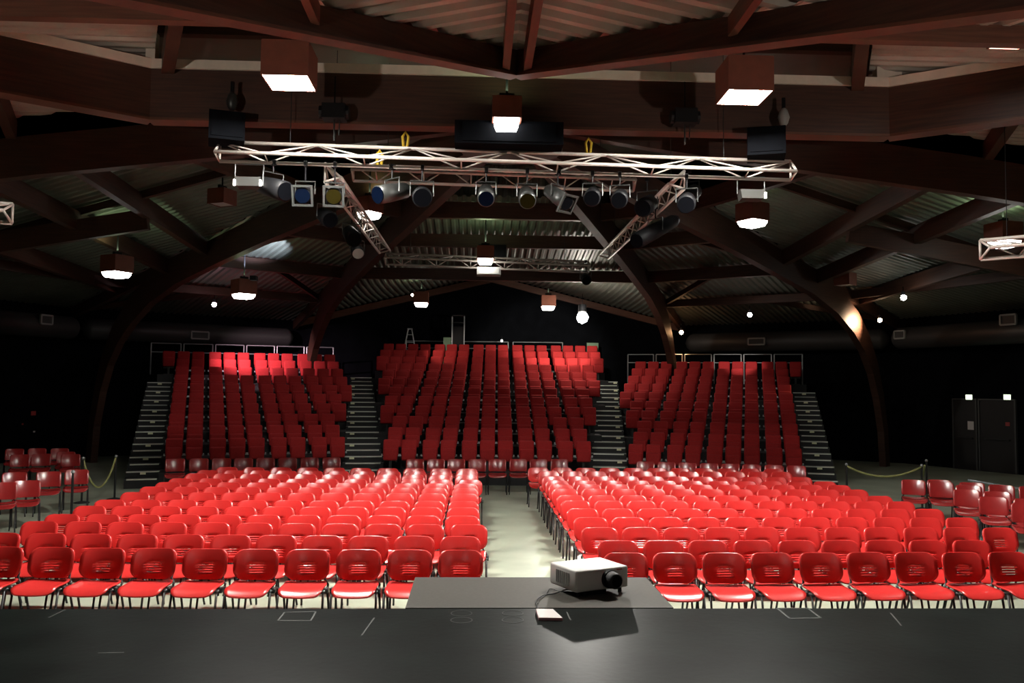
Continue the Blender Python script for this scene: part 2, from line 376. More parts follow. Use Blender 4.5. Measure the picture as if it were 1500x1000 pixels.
# ------------------------------------------------------------------ chairs
def sheet(w, h, rt_, rb, nu, nv, fn, th, slots=()):
    """rounded sheet of size w x h, mapped by fn(u,v)->point, extruded by th along its normal"""
    b = MB(); N = nu+1
    pts = []
    vs = [h*(.5 - .5*math.cos(math.pi*j/nv)) for j in range(nv+1)]
    if slots:
        vs = [v for v in vs if not any(a-.004 < v < c+.004 for a, c in slots)] + [v for sl in slots for v in sl]; vs.sort(); nv = len(vs)-1
    hole = set(j for j in range(nv) for a, c in slots if abs(vs[j]-a) < 1e-6)
    i0, i1 = nu//3, nu-nu//3
    for d in vs:
        hw = w/2
        for rr, dist in ((rb, d), (rt_, h-d)):
            if dist < rr: hw = min(hw, w/2 - rr + math.sqrt(max(0, rr*rr-(rr-dist)**2)))
        for i in range(N):
            u = -1 + 2*i/nu; pts.append((u*hw, d))
    front = [fn(x, d) for x, d in pts]
    nor = []
    e = .004
    for x, d in pts:
        p = fn(x, d); n = (fn(x+e, d)-p).cross(fn(x, d+e)-p); nor.append(n.normalized())
    back = [p + n*th for p, n in zip(front, nor)]
    K = len(pts); fs = []
    for j in range(nv):
        for i in range(nu):
            if j in hole and i0 <= i < i1: continue
            a = j*N+i; fs.append((a, a+1, a+N+1, a+N)); fs.append((K+a, K+a+N, K+a+N+1, K+a+1))
    for j in hole:
        for i in range(i0, i1):
            a = j*N+i; fs.append((a, K+a, K+a+1, a+1)); c = a+N; fs.append((c, c+1, K+c+1, K+c))
        for i in (i0, i1):
            a = j*N+i; fs.append((a, a+N, K+a+N, K+a))
    ring = [i for i in range(N)] + [j*N+nu for j in range(1, nv+1)] + [nv*N+i for i in range(nu-1, -1, -1)] + [j*N for j in range(nv-1, 0, -1)]
    for a, c in zip(ring, ring[1:]+ring[:1]): fs.append((a, c, K+c, K+a))
    b.add(front+back, fs); return b
def chair(name, label, group, back_w, back_h, z0, rt_, rb, curve, mat, slots, linked):
    c = thing(name, label, 'chair', (0,0,0), 0, group)
    y0, tilt = .165, .27
    def fb(x, d): return Vector((x, y0 + tilt*.32*d + tilt*2.15*d*d - curve*(x/(back_w/2))**2, z0 + d*.97))
    bk = sheet(back_w, back_h, rt_, rb, 12, 12, fb, -.016, [(.076+.026*k, .0815+.026*k) for k in range(4)] if slots else ())
    bk.build('backrest', mat, c, True)
    def fs_(x, d):
        fr = max(0, (.12-d)/.12); bkx = max(0, (d-.34)/.08)
        return Vector((x, -.225 + d*.95, .455 - .05*fr*fr + .02*bkx + .018*(x/.22)**2 - .012))
    sheet(.445, .42, .05, .07, 12, 12, fs_, .014).build('seat', mat, c, True)
    for sx in (-1, 1):
        x = .235*sx if linked else .222*sx
        b = MB(); b.tube([(x,-.235,0),(x*.985,-.215,.05),(x*.97,-.12,.43)], .0125, 8); b.build('leg', M['frame'], c, True)
        b = MB(); b.tube([(x,.255,0),(x*.985,.235,.05),(x*.97,.10,.43)], .0125, 8); b.build('leg', M['frame'], c, True)
    b = MB()
    for sx in (-1, 1):
        x = (.235 if linked else .222)*.97*sx
        b.tube([(x,-.13,.432),(x,.12,.432)], .013, 8)
        if linked: b.box((x+.014*sx,-.02,.432),(.03,.08,.05))
    b.tube([(-.22,-.10,.425),(.22,-.10,.425)], .011, 8); b.tube([(-.22,.09,.425),(.22,.09,.425)], .011, 8)
    b.build('seat_frame', M['frame'], c, True)
    b = MB()
    for sx in (-1, 1):
        x = (.235 if linked else .222)*.97*sx; bw = back_w/2*.86*sx
        xb = back_w/2*.80*sx; ye = y0-curve*.64+.016+.014
        b.tube([(x,.10,.43),(x,.15,.455),(xb,y0+.022,z0+.0),(xb,y0+tilt*.02+.03,z0+.045),(xb,ye+tilt*(.32*back_h*.72+2.15*(back_h*.72)**2)+.008,z0+back_h*.72)], .0115, 8)
    yb = y0+tilt*.02+.016+.014; b.tube([(-back_w/2*.80,yb,z0+.045),(back_w/2*.80,yb,z0+.045)], .009, 6)
    b.build('back_frame', M['frame'], c, True)
    return c
LGRP, SGRP = 'linked red chairs in rows before the stage', 'loose red shell chairs'
proto_l = chair('linked_chair', 'x', LGRP, .465, .315, .495, .085, .12, .045, M['chair_red'], True, True)
proto_s = chair('shell_chair', 'x', SGRP, .43, .30, .52, .045, .035, .05, M['shell_red'], False, False)
for ch in proto_s.children:
    if ch.name.startswith('seat') and 'frame' not in ch.name: pass
used = {'l': False, 's': False}
def put_chair(kind, x, y, rz, label):
    pr = proto_l if kind == 'l' else proto_s
    o = copy_tree(pr) if used[kind] else pr
    used[kind] = True
    o.location = (x, y, 0); o.rotation_euler = (0, 0, rz); o['label'] = label
    return o
BT = .262                                        # back top sits this far behind the chair's middle
YL = [9.27,10.12,11.0,11.75,12.55,13.24,14.18,14.95,15.67,16.32,17.2,17.9,18.6]
YR = [9.12,9.86,10.8,11.65,12.5,13.36,14.05,14.95,15.65,16.3,17.1,18.2,18.95]
for k in range(13):
    # side away from the projector
    x0, x1, n = -5.47, -.16, 11
    if k == 0: x0, x1, n = -4.98, -.14, 10
    if k == 2: x0, x1 = -5.46, -.07
    if k == 9: x1 = -.09
    if k == 12: x0, n = -5.28, 10
    for i in range(n):                          # i counts from the aisle
        x = x1 + (x0-x1)*i/(n-1); y = YL[k] + (.012*abs(x-x1)**1.5 if k < 3 else 0) + random.uniform(-.012,.012)
        rz = random.uniform(-.02,.02) + .02*(x-.6)*.4
        put_chair('l', x, y-BT, rz, 'red plastic chair, %s row from stage, %s from aisle, opposite side from projector' % (ORD[k], ORD[i]))
    x0, x1, n = 1.57, 6.76, 11
    if k == 0: x0, x1, n = 1.60, 6.34, 10
    if k == 1: x0, x1, n = 1.65, 5.83, 9
    if k >= 10: x1 = 6.6
    if k == 12: x0, x1 = 1.40, 6.7
    for i in range(n):
        x = x0 + (x1-x0)*i/(n-1); y = YR[k] + .05*(x-x0)/(x1-x0)*4*.8*(.6 if k else .75) + random.uniform(-.012,.012)
        rz = random.uniform(-.02,.02) + .02*(x-.6)*.5
        put_chair('l', x, y-BT, rz, 'red plastic chair, %s row from stage, %s from aisle, projector side' % (ORD[k], ORD[i]))
# loose row at the foot of the tier
for pxs, y0, y1, ang, nm in (([257,291.5,324.6,356.5,388.7,421,453,485],671,668.8,.31,'tier opposite the projector'),([608.5,638.8,668.5,699,728.5,758.8,788.5,818.8],671.5,671.5,0,'middle tier'),([946,976.7,1007.6,1039,1070,1101,1133.7,1166],675,681,-.31,'projector side tier')):
    for i, px in enumerate(pxs):
        P = at_z(px, y0+(y1-y0)*i/7, .82); d = Vector((math.sin(ang), -math.cos(ang)))*BT
        put_chair('s', P.x+d.x, P.y+d.y, ang, 'dull red shell chair below the %s, %s along its foot' % (nm, ORD[i]))
def face(x, y): return math.atan2(-(x-.6), (y-1.5))*-1 if False else math.atan2(x-.6, y-2.0)*-1
side_l = [(5,707,'beside the roped area, in front row, outermost'),(40,704,'beside the roped area, in front row, second'),(72,691,'beside the roped area, behind the front pair'),(113,688,'behind the black barrier post'),(22,692,'beside the roped area, half hidden behind front pair'),
          (30,666,'in the dim far cluster, first column, front'),(22,657.5,'in the dim far cluster, first column, rear'),(61,665,'in the dim far cluster, second column, front'),(55,657,'in the dim far cluster, second column, rear'),(104,665.5,'in the dim far cluster, third column, front'),(97,662,'in the dim far cluster, third column, middle'),(88,657,'in the dim far cluster, third column, rear')]
side_r = [(1337,703,'below the hanging rope, alone'),(1378,706,'second from the hanging rope, front'),(1375,703,'second from the hanging rope, tucked behind'),(1415,717.5,'third from the hanging rope, front of three'),(1418,711,'third from the hanging rope, middle of three'),(1423,707,'third from the hanging rope, rear of three'),
          (1454,728,'fourth from the hanging rope, front of three'),(1460,720.5,'fourth from the hanging rope, middle of three'),(1466,710.5,'fourth from the hanging rope, rear of three'),(1503,738,'outermost by the doors, front of three'),(1506,731,'outermost by the doors, middle of three'),(1511,713,'outermost by the doors, rear of three')]
for lst in (side_l, side_r):
    for px, py, lab in lst:
        P = at_z(px, py, .80); a = -math.atan2(P.x-.6, P.y-1.0)*.8
        d = Vector((math.sin(a), -math.cos(a)))*BT
        put_chair('s', P.x+d.x, P.y+d.y, a, 'dull red shell chair ' + lab)
# ------------------------------------------------------------------ retractable tiers
RISE, DEP = .283, .97
def ang_pt(px, D): d = ray(px, 600); d = d/d.dot(fw); return CAM + d*D
# each tier: reference point of its first row (seat back top), row direction angle, seat groups per row
def frame_of(p, q):
    p, q = Vector((p.x,p.y,0)), Vector((q.x,q.y,0)); u = (q-p).normalized(); return p, u, Vector((-u.y, u.x, 0)), (q-p).length
SP, GAP = .48, .085
TIERS = {
 'left':  dict(p=ang_pt(256.8,21.7), q=ang_pt(495,23.1), z=.37, side='opposite-side', rows=[[2,3,2,2]]*3+[[2,3,3,2]]*2+[[2,3,3,3]]*4+[[3,3,3,3]], lead=[0]*9+[1], anchor='l'),
 'mid':   dict(p=ang_pt(577.6,22.85), q=ang_pt(851,22.95), z=.33, side='middle', rows=[[2,2,3,2,2]]*3+[[2,3,3,3,2]]*3+[[3,3,3,3,3]]*3+[[4,3,3,3,4]]*3, lead=[], anchor='m'),
 'right': dict(p=ang_pt(932,23.4), q=ang_pt(1162,22.3), z=.24, side='projector-side', rows=[[2,2,3,2]]*3+[[2,3,3,2]]*2+[[3,3,3,2]]*4+[[3,3,3,3]], lead=[0]*9+[1], anchor='r'),
}
def make_seat():
    s = thing('tier_seat', 'x', 'seat', (0,0,0), 0, 'red tip-up seats on the tiers')
    rbox('backrest', (.405,.09,.45), .044, M['fabric'], s, (0,.0,.60), (-.17,0,0))
    rbox('cushion', (.375,.10,.33), .046, M['fabric'], s, (0,-.10,.44), (-.06,0,0))
    b = MB(); b.box((0,-.02,.15),(.06,.08,.30)); b.box((0,-.02,.012),(.30,.16,.024)); b.box((0,.05,.42),(.34,.03,.40)); b.build('stand', M['seat_black'], s)
    b = MB()
    b.box((0,-.02,.40),(.48,.03,.03))
    for sx in (-1,1): b.box((.225*sx,-.07,.42),(.03,.10,.05))
    b.build('hinge', M['steel'], s)
    return s
seat0 = make_seat(); seat_used = False; far_pts = []
tierinfo = {}
for key, T in TIERS.items():
    p, u, n, L = frame_of(T['p'], T['q'])
    rz = math.atan2(u.y, u.x)
    rowext = []
    mid_u = L/2
    for k, groups in enumerate(T['rows']):
        us = []; c = 0
        for gi, g in enumerate(groups):
            for i in range(g): us.append(c); c += SP
            c += GAP
        lead = T['lead'][k] if T['lead'] else 0
        if T['anchor'] == 'l': off = -lead*SP
        elif T['anchor'] == 'r': off = L - us[-1] + lead*SP
        else: off = mid_u - us[-1]/2
        us = [x+off for x in us]; z = T['z'] + RISE*k
        rowext.append((us[0]-.28, us[-1]+.28, z))
        stuff = (key == 'mid' and k >= 9) or (key != 'mid' and k == 9)
        N = len(us)
        for i, uu in enumerate(us):
            P = p + u*uu + n*(DEP*k - .06)
            jr = rz + random.uniform(-.015,.015)
            if stuff: far_pts.append((P.x, P.y, z, jr, key == 'mid' and k == 10 and i == 12)); continue
            o = copy_tree(seat0) if seat_used else seat0; seat_used = True
            o.location = (P.x, P.y, z); o.rotation_euler = (0,0,jr)
            idx = (i+1) if key == 'right' else (N-i)
            o['label'] = 'red tip-up seat, %s row up, %s from the %s stairs, %s tier' % (ORD[k], ORD[idx-1], 'inner' if key != 'mid' else 'projector-side', T['side'])
    # stepped deck
    b = MB(); nr = len(T['rows']); umin = min(r[0] for r in rowext); umax = max(r[1] for r in rowext)
    t = thing('seating_tier', {'left':'black stepped seating tier opposite the projector','mid':'black stepped middle seating tier, highest and widest','right':'black stepped seating tier on the projector side'}[key], 'tier', p, rz)
    for k, (a, c, z) in enumerate(rowext):
        b.box(((a+c)/2, DEP*k+.06, z/2), (c-a+.1, DEP+ (0 if k < nr-1 else .5), z))
    b.build('deck', M['black'], t)
    for k, (a, c, z) in enumerate(rowext):
        bb = MB(); bb.box(((a+c)/2, DEP*k-.435, z-.02), (c-a+.1, .02, .035)); bb.build('edge_strip', M['seat_black'], t)
    T.update(P0=p, u=u, n=n, L=L, rz=rz, ext=rowext, obj=t); tierinfo[key] = T
# topmost rows, the farthest seats
b = MB(); bs = MB()
src = {ch.name.split('.')[0]: ch.data for ch in seat0.children}
vb, vs_ = [], []
fb_, fs2 = [], []
for x, y, z, rz, down in far_pts:
    mt = Matrix.Translation((x,y,z)) @ Matrix.Rotation(rz,4,'Z')
    for part in ('backrest','cushion'):
        me = src[part]; o_ = len(vb)
        mm = mt if not (down and part == 'cushion') else mt @ Matrix.Translation((0,-.05,.02)) @ Matrix.Rotation(R(70),4,'X') @ Matrix.Translation((0,-.25,-.05))
        vb += [tuple(mm @ v.co) for v in me.vertices]; fb_ += [tuple(i+o_ for i in pl.vertices) for pl in me.polygons]
    for part in ('stand',):
        me = src[part]; o_ = len(vs_); vs_ += [tuple(mt @ v.co) for v in me.vertices]; fs2 += [tuple(i+o_ for i in pl.vertices) for pl in me.polygons]
b.v, b.f = vb, fb_; far = b.build('tier_seat', M['fabric'], None, True); far['kind'] = 'stuff'
tag(far, 'red tip-up seats filling the topmost rows of the tiers', 'seat', 'topmost seats of the tiers')
bs.v, bs.f = vs_, fs2; bs.build('stand', M['seat_black'], far)
# ------------------------------------------------------------------ stairs
def stairs(base, dirv, widths, zfirst, nrow, label, mk_off):
    """base: foot centre of first nosing; dirv: up-hill direction; two steps per tier row"""
    d = Vector((dirv.x, dirv.y, 0)).normalized(); rz = math.atan2(d.y, d.x) - math.pi/2
    t = thing('stairs', label, 'stairs', base, rz)
    b = MB(); N = 2*nrow
    for k in range(N):
        z = zfirst - RISE/2 + RISE/2*k if zfirst else 0
        w = widths[0] + (widths[1]-widths[0])*k/(N-1); y = DEP/2*k
        last = k == N-1
        b.box((0, y+DEP/4, z/2-.001), (w, DEP/2, max(.02, z)))
    b.build('step_block', M['black'], t)
    for k in range(N):
        z = zfirst - RISE/2 + RISE/2*k; w = widths[0] + (widths[1]-widths[0])*k/(N-1); y = DEP/2*k
        ww = w*.97 if k % 2 else w*.86
        bb = MB(); bb.box((0, y-.008, z-.012), (ww, .016, .024)); bb.box((0, y+.02, z+.003), (ww, .05, .006)); nz = bb.build('nosing', M['nosing'], t)
        if k % 2:
            bb = MB(); bb.box((mk_off, y-.012, z-.05), (.13, .014, .05)); bb.build('marker', M['marker'], nz)
    return t
TL, TM, TR = tierinfo['left'], tierinfo['mid'], tierinfo['right']
f0 = -.435
stairs(TL['P0'] + TL['u']*(-.71) + TL['n']*f0, TL['n'], (.80,.80), TL['z'], 9, 'dark stairs with pale nosings at the outer side of the tier opposite the projector', .0)
stairs(TR['P0'] + TR['u']*(TR['L']+.71) + TR['n']*f0, TR['n'], (.76,.76), TR['z'], 9, 'dark stairs with pale nosings at the outer side of the projector side tier', 0)
la, lb = ang_pt(534,22.2), ang_pt(528,32.0)
stairs(Vector((la.x,la.y,0)), lb-la, (1.12,.80), .35, 10, 'dark stairs with pale nosings between middle tier and tier opposite the projector', -.3)
ra, rb_ = ang_pt(893,22.4), ang_pt(889,32.2)
stairs(Vector((ra.x,ra.y,0)), rb_-ra, (1.05,.80), .29, 10, 'dark stairs with pale nosings between middle tier and projector side tier', .3)
# ------------------------------------------------------------------ guard rails behind the top rows
def rail(a, c, z0, z1, label):
    a, c = Vector((a.x,a.y,0)), Vector((c.x,c.y,0)); rz = math.atan2((c-a).y, (c-a).x); w = (c-a).length
    g = thing('guard_rail', label, 'rail', (a.x, a.y, z0), rz, 'steel guard rails behind the top rows'); h = z1-z0
    for x in (0, w):
        b = MB(); b.tube([(x,0,0),(x,0,h)], .022, 8); b.build('post', M['steel'], g)
    for z in (h, h*.72):
        b = MB(); b.tube([(0,0,z),(w,0,z)], .02, 8); b.build('bar', M['steel'], g)
    return g
def rails(T, n, x0, x1, key, vs, z1off=1.12):
    k = len(T['rows'])-1; z = T['z']+RISE*k; v = DEP*k + .75
    w = (x1-x0)/n
    for i in range(n):
        a = T['P0'] + T['u']*(x0+w*i+.05) + T['n']*v; c = T['P0'] + T['u']*(x0+w*(i+1)-.05) + T['n']*v
        rail(a, c, z, z+z1off, 'steel two-bar guard rail behind top row, %s from the outer end, %s tier' % (ORD[i if key == 'l' else n-1-i], T['side']))
rails(TL, 6, -1.15, 5.35, 'l', None); rails(TR, 6, -1.6, 4.9, 'r', None)
k = len(TM['rows'])-1
for i, (xa, xb) in enumerate(((-.9,1.1),(1.3,3.2),(3.4,5.4))):
    v = DEP*k+.75; a = TM['P0']+TM['u']*xa+TM['n']*v; c = TM['P0']+TM['u']*xb+TM['n']*v; z = TM['z']+RISE*k
    rail(a, c, z, z+.98, 'long steel guard rail behind the middle tier, %s from the ladder' % ORD[i])
# control corner behind the middle tier
zt = TM['z']+RISE*k; Yc = 34.05
P = at_Y(600, 510, Yc-.1)
st = thing('stepladder', 'pale folding stepladder behind the middle tier top row', 'ladder', (P.x, P.y, zt))
for sx, nm in ((-1,'leg'),(1,'leg')):
    b = MB(); b.tube([(.33*sx,0,0),(.07*sx,0,1.42)], .022, 8); b.tube([(.33*sx,.25,0),(.07*sx,.03,1.42)], .022, 8); b.build('leg', M['steel'], st)
for q in range(4):
    b = MB(); zz = .3+.3*q; hw = .33-.26*zz/1.42; b.box((0,0,zz),(2*hw,.06,.03)); b.build('rung', M['steel'], st)
b = MB(); b.box((0,.015,1.43),(.2,.12,.04)); b.build('top_cap', M['steel'], st)
P = at_Y(671, 505, Yc)
rk = thing('equipment_rack', 'tall open equipment rack behind the middle tier', 'rack', (P.x, P.y, zt))
for sx in (-1,1):
    for sy in (-1,1):
        b = MB(); b.box((.24*sx,.2*sy,1.0),(.04,.04,2.0)); b.build('post', M['steel'], rk)
b = MB(); b.box((0,0,1.98),(.52,.44,.05)); b.box((0,0,1.7),(.5,.42,.03)); b.build('shelf', M['seat_black'], rk)
b = MB(); b.box((0,-.02,.8),(.42,.3,1.5)); b.build('equipment_case', M['lamp_body'], rk)
P = at_Y(655, 506, Yc-.15); b = MB(); b.box((0,0,.55),(.30,.25,1.1)); b.box((.03,-.13,1.0),(.16,.02,.12)); o = b.build('control_cabinet', M['green']); o.location = (P.x, P.y, zt); tag(o, 'small green cabinet beside the equipment rack', 'cabinet')
P = at_Y(868, 520, Yc-.15); b = MB(); b.box((0,0,.48),(.46,.06,.96)); o = b.build('screen_board', M['green']); o.location = (P.x, P.y, zt); tag(o, 'olive green board at the end of the middle tier top row', 'board')
# ------------------------------------------------------------------ house lamps: open boxes that shine down
EM = {}
def house_lamp(pos, rz, size, strength, label, up=0, tint=(1,.97,.90), rod=.5, bowl=0):
    g = thing('house_lamp', label, 'lamp', pos, rz, 'box shaped house lamps under the roof'); w, h = size, size*.78; t = .02
    b = MB()
    for cx_, cy_, sx, sy in ((0,-w/2,w,t),(0,w/2,w,t),(-w/2,0,t,w),(w/2,0,t,w)): b.box((cx_,cy_,h/2),(sx+ (t if sx > sy else 0),sy,h))
    b.box((0,0,h),(w,w,t)); b.build('housing', M['box_red'], g)
    b = MB(); b.box((0,0,.018),(w-.03,w-.03,.012))
    if bowl:
        r_ = (w-.04)*.7071; b.tube([(0,0,.012),(0,0,-.05),(0,0,-bowl)],[r_, r_*.97, r_*.80],4)
        o_ = b.v[-12:]; b.v[-12:] = [((x-y)*.7071, (x+y)*.7071, z) for x,y,z in o_]
    key = round(strength, 2)
    if key not in EM: EM[key] = emis('lamp glow %s' % key, tint, strength) if strength else M['proj_grey']
    b.build('diffuser', EM[key], g)
    b = MB(); b.cyl((0,0,h),(0,0,h+rod),.018,8); b.box((0,0,h+.05),(.22,.06,.1)); b.build('hanger', M['lamp_body'], g)
    if up:
        l = bpy.data.lights.new('up light', 'AREA'); l.energy = up; l.size = .25; l.color = (.75,1,.55)
        lo = bpy.data.objects.new('up_light', l); COL.objects.link(lo); lo.parent = g; lo.location = (0,0,h+.14); lo.rotation_euler = (math.pi,0,0)
    return g
HL = [ # px, py(bottom centre), Y, size, strength, up, label
 (424,122,10.9,.575,800,0,'large lit box lamp hanging over the stage edge, away from the projector'),
 (1090,143,10.9,.575,800,0,'large lit box lamp hanging over the stage edge, projector side'),
 (742,178,12.2,.40,16,5,'lit box lamp before the tie beam, above the front truss middle'),
 (1102,324,18.6,.50,20,4,'lit box lamp under the roof beside the truss end, door side'),
 (171,399,20.5,.50,20,8,'lit box lamp in front of the arch beside the roped chairs'),
 (357,431,23.5,.50,12,4,'lit box lamp above the tier opposite the projector'),
 (617,444,29.5,.48,10,7,'lit box lamp by the end gable, away from the projector'),
 (803,449,29.8,.48,10,7,'lit box lamp by the end gable, projector side'),
 (711,380,22.0,.42,26,14,'lit box lamp above the rear truss'),
 (541,312,18.0,.40,20,5,'lit box lamp beside the slanted side truss, roped chair side'),
 (1484,63,10.5,.42,40,2,'small lit box lamp high up near the stage wing'),
 (1470,354,17.5,.50,22,10,'lit box lamp behind the truss by the door side wall'),
 (325,300,18.0,.40,0,0,'unlit box lamp under the roof sheet near the front truss'),
 (1238,418,24.0,.45,0,0,'unlit box lamp above the warm lit arch'),
]
lamp_pos = {}
for i, (px, py, Y, sz, st_, up_, lab) in enumerate(HL):
    P = at_Y(px, py, Y); ang = 0 if i in (0,1,2,6,7,8,10) else -math.atan2(P.x-CX, P.y-CY)
    rr_ = math.hypot(P.x-CX, P.y-CY); roof = (6.9 if i in (0,1) else 8.0 if i == 2 else zdeck(rr_)) - .05
    house_lamp(P, ang, sz, st_, lab, up_, bowl=(0 if i < 2 or i == 10 or not st_ else .12), rod=max(.15, min(1.6, roof-P.z-sz*.78)))
# ------------------------------------------------------------------ trusses
def truss(a, c, label, size=.29, mat='alu', bays=None, apex=None):
    a, c = Vector(a), Vector(c); d = c-a; L = d.length; dx = d.normalized(); g = thing('lighting_truss', label, 'truss', a, 0, 'aluminium lighting trusses')
    side = apex if apex is not None else Vector((dx.y, -dx.x, 0))
    upv = Vector((0,0,1)); t = size/2
    off = [upv*t, -upv*t, side*size*.87 - upv*(.07 if L > 7 else 0)]
    for o_ in off:
        b = MB(); b.tube([o_, o_+d], .028, 8); b.build('chord', M[mat], g, True)
    nb = bays or max(2, round(L/.85))
    b = MB()
    for k in range(nb):
        s0, s1, sm = d*(k/nb), d*((k+1)/nb), d*((k+.5)/nb)
        for j in (1, 2):
            b.tube([off[0]+s0, off[j]+sm], .013, 6); b.tube([off[j]+sm, off[0]+s1], .013, 6)
        b.tube([off[1]+sm, off[2]+sm], .012, 6)
    for e in (a*0, d):
        for i, j in ((0,1),(1,2),(2,0)): b.tube([off[i]+e, off[j]+e], .02, 6)
    b.build('bracing', M[mat], g, True)
    for f in (.12, .88):
        w_ = a + d*f; rr_ = math.hypot(w_.x-CX, w_.y-CY); zr = 8.3 if rr_ < 6 else zdeck(rr_)
        b = MB(); b.tube([d*f+off[0], d*f+Vector((0,0,zr-w_.z))], .006, 5); b.build('suspension_cable', M['frame'], g)
    return g
FT = 12.7
truss(at_Y(322,222,FT), at_Y(1158,250,FT), 'long front lighting truss spanning above the front rows', bays=6, apex=Vector((0,-1,0)))
truss(at_Y(518,253,15.0), at_Y(928,268,15.0), 'second truss close behind the front one', apex=Vector((0,-1,0)))
truss((-2.45,13.6,5.95), (-2.4,20.9,5.97), 'side truss running away from the stage, roped chair side', apex=Vector((1,0,0)))
truss((3.35,13.6,5.95), (3.3,21.2,5.97), 'side truss running away from the stage, door side', apex=Vector((-1,0,0)))
truss(at_Y(565,379,22.6), at_Y(862,391,22.6), 'rear truss with a square box speaker at its middle', apex=Vector((0,-1,0)))
p = at_Y(18,313,13.0); truss((p.x-2.4,p.y-.2,p.z+.12), p, 'short truss end entering beyond the roped chairs', apex=Vector((0,-1,0)))
p = at_Y(1436,366,12.5); truss(p, (p.x+2.6,p.y-1.4,p.z+.1), 'truss end in front of a lit box lamp by the door side', apex=Vector((0,-1,0)))
# ------------------------------------------------------------------ stage lanterns on the trusses
def spotlight(pos, top, rz, tilt, length, rad, label, lens='lens', square=False, body='lamp_body', n=18, name='stage_lantern', bright=None):
    g = thing(name, label, 'stage light', pos, rz, 'stage lanterns hung from the trusses')
    m = Matrix.Rotation(tilt, 4, 'X')          # body axis along local -Y, tilted down
    def W(x, y, z): return m @ Vector((x, y, z))
    b = MB(); b.tube([W(0,length*.55,0), W(0,length*.45,0), W(0,-length*.1,0), W(0,-length*.45,0)], [rad*.55, rad*.85, rad, rad], n); b.build('body', M[body], g, True)
    b = MB(); b.cyl(W(0,-length*.455,0), W(0,-length*.48,0), rad*.88, n); b.build('lens', M[lens] if isinstance(lens, str) else lens, g)
    if square:
        b = MB(); s = rad*1.12
        for cx_, cz_, sx, sz in ((0,s,2*s+.03,.03),(0,-s,2*s+.03,.03),(-s,0,.03,2*s),(s,0,.03,2*s)):
            mt = m @ Matrix.Translation((cx_, -length*.5, cz_)); b.box((0,0,0),(sx,.03,sz), mat=mt)
        b.build('gel_frame', M['lamp_metal'], g)
    h = top - pos[2]
    b = MB(); yk = rad*1.15
    b.tube([(-yk,0,0),(-yk,0,yk*1.3),(yk,0,yk*1.3),(yk,0,0)], .012, 6); b.build('yoke', M['lamp_metal'], g)
    b = MB(); b.tube([(0,0,yk*1.3),(0,0,max(yk*1.35,h))], .012, 6); b.box((0,0,max(yk*1.35,h)),(.05,.09,.08)); b.build('clamp', M['lamp_body'], g)
    return g
zt_ = at_Y(500, 240, FT).z
LN = [
 (447,284,12.7,0,.35,.42,.125,'blue filtered square fronted lantern on the front truss','gel_blue',True,'lamp_body'),
 (490,286,12.7,.1,.30,.42,.125,'amber filtered square fronted lantern on the front truss','gel_amber',True,'lamp_body'),
 (574,282,13.2,-.75,.30,.62,.14,'bare metal lantern with a blue lens turned sideways','gel_blue',False,'lamp_metal'),
 (618,287,12.8,.1,.35,.40,.15,'round black lantern with shiny yoke above the side truss end','lens',False,'lamp_body'),
 (712,285,13.0,0,.55,.42,.13,'black lantern with a bright lit top, fifth along the front truss','gel_blue',False,'lamp_metal'),
 (772,288,13.0,0,.55,.42,.13,'lantern with a bright lit top and amber lens beside a slanted one','gel_amber',False,'lamp_metal'),
 (817,288,13.0,.7,.60,.50,.12,'slanted lantern with lit barn doors above the middle','lens',True,'lamp_metal'),
 (868,287,12.9,-.2,.40,.42,.13,'black round lantern, first of a pair near the second truss end','lens',False,'lamp_body'),
 (908,290,12.9,-.25,.40,.42,.13,'black round lantern, second of a pair near the second truss end','lens',False,'lamp_body'),
 (1006,296,13.0,-.3,.40,.44,.14,'dark round lantern under the front truss toward the doors','lens',False,'lamp_body'),
 (400,275,13.3,.8,.30,.75,.15,'long black lantern beside the flood at the truss end','lens',False,'lamp_body'),
 (960,338,15.5,-.9,.45,1.25,.15,'very long black follow lantern near the slanted side truss','lens',False,'lamp_body'),
 (515,345,17.0,.4,.5,.5,.16,'black lantern hanging on the dark side truss, upper one','lens',False,'lamp_body'),
 (523,366,19.0,.3,.6,.4,.14,'lantern with a pale front hanging low on the side truss','proj_grey',False,'lamp_body'),
 (478,318,15.2,.5,.4,.5,.15,'black lantern hanging at the near end of the side truss','lens',False,'lamp_body'),
 (1010,285,15.5,-.6,.4,.7,.16,'black lantern tucked behind the front truss toward the doors','lens',False,'lamp_body'),
 (948,300,14.5,-.5,.4,.6,.16,'black lantern at the near end of the door side truss','lens',False,'lamp_body'),
 (858,408,22.4,0,.4,.4,.13,'small black lantern under the rear truss end','lens',False,'lamp_body'),
]
for px, py, Y, rz, tl, ln, rd, lab, le, sq, bd in LN:
    if Y < 14: Y = 12.70
    P = at_Y(px, py, Y); fA, fC = at_Y(322,222,FT), at_Y(1158,250,FT); zc = fA.z + (fC.z-fA.z)*(P.x-fA.x)/(fC.x-fA.x) - .145
    spotlight(P, max(P.z+.2, zc) if Y < 14 else P.z+.45, rz, tl, ln, rd, lab, le, sq, bd)
M['end_glint'] = emis('end glint glow', (1,.93,.85), 6)  # glints on the flood lamp ends drawn as small glowing blocks
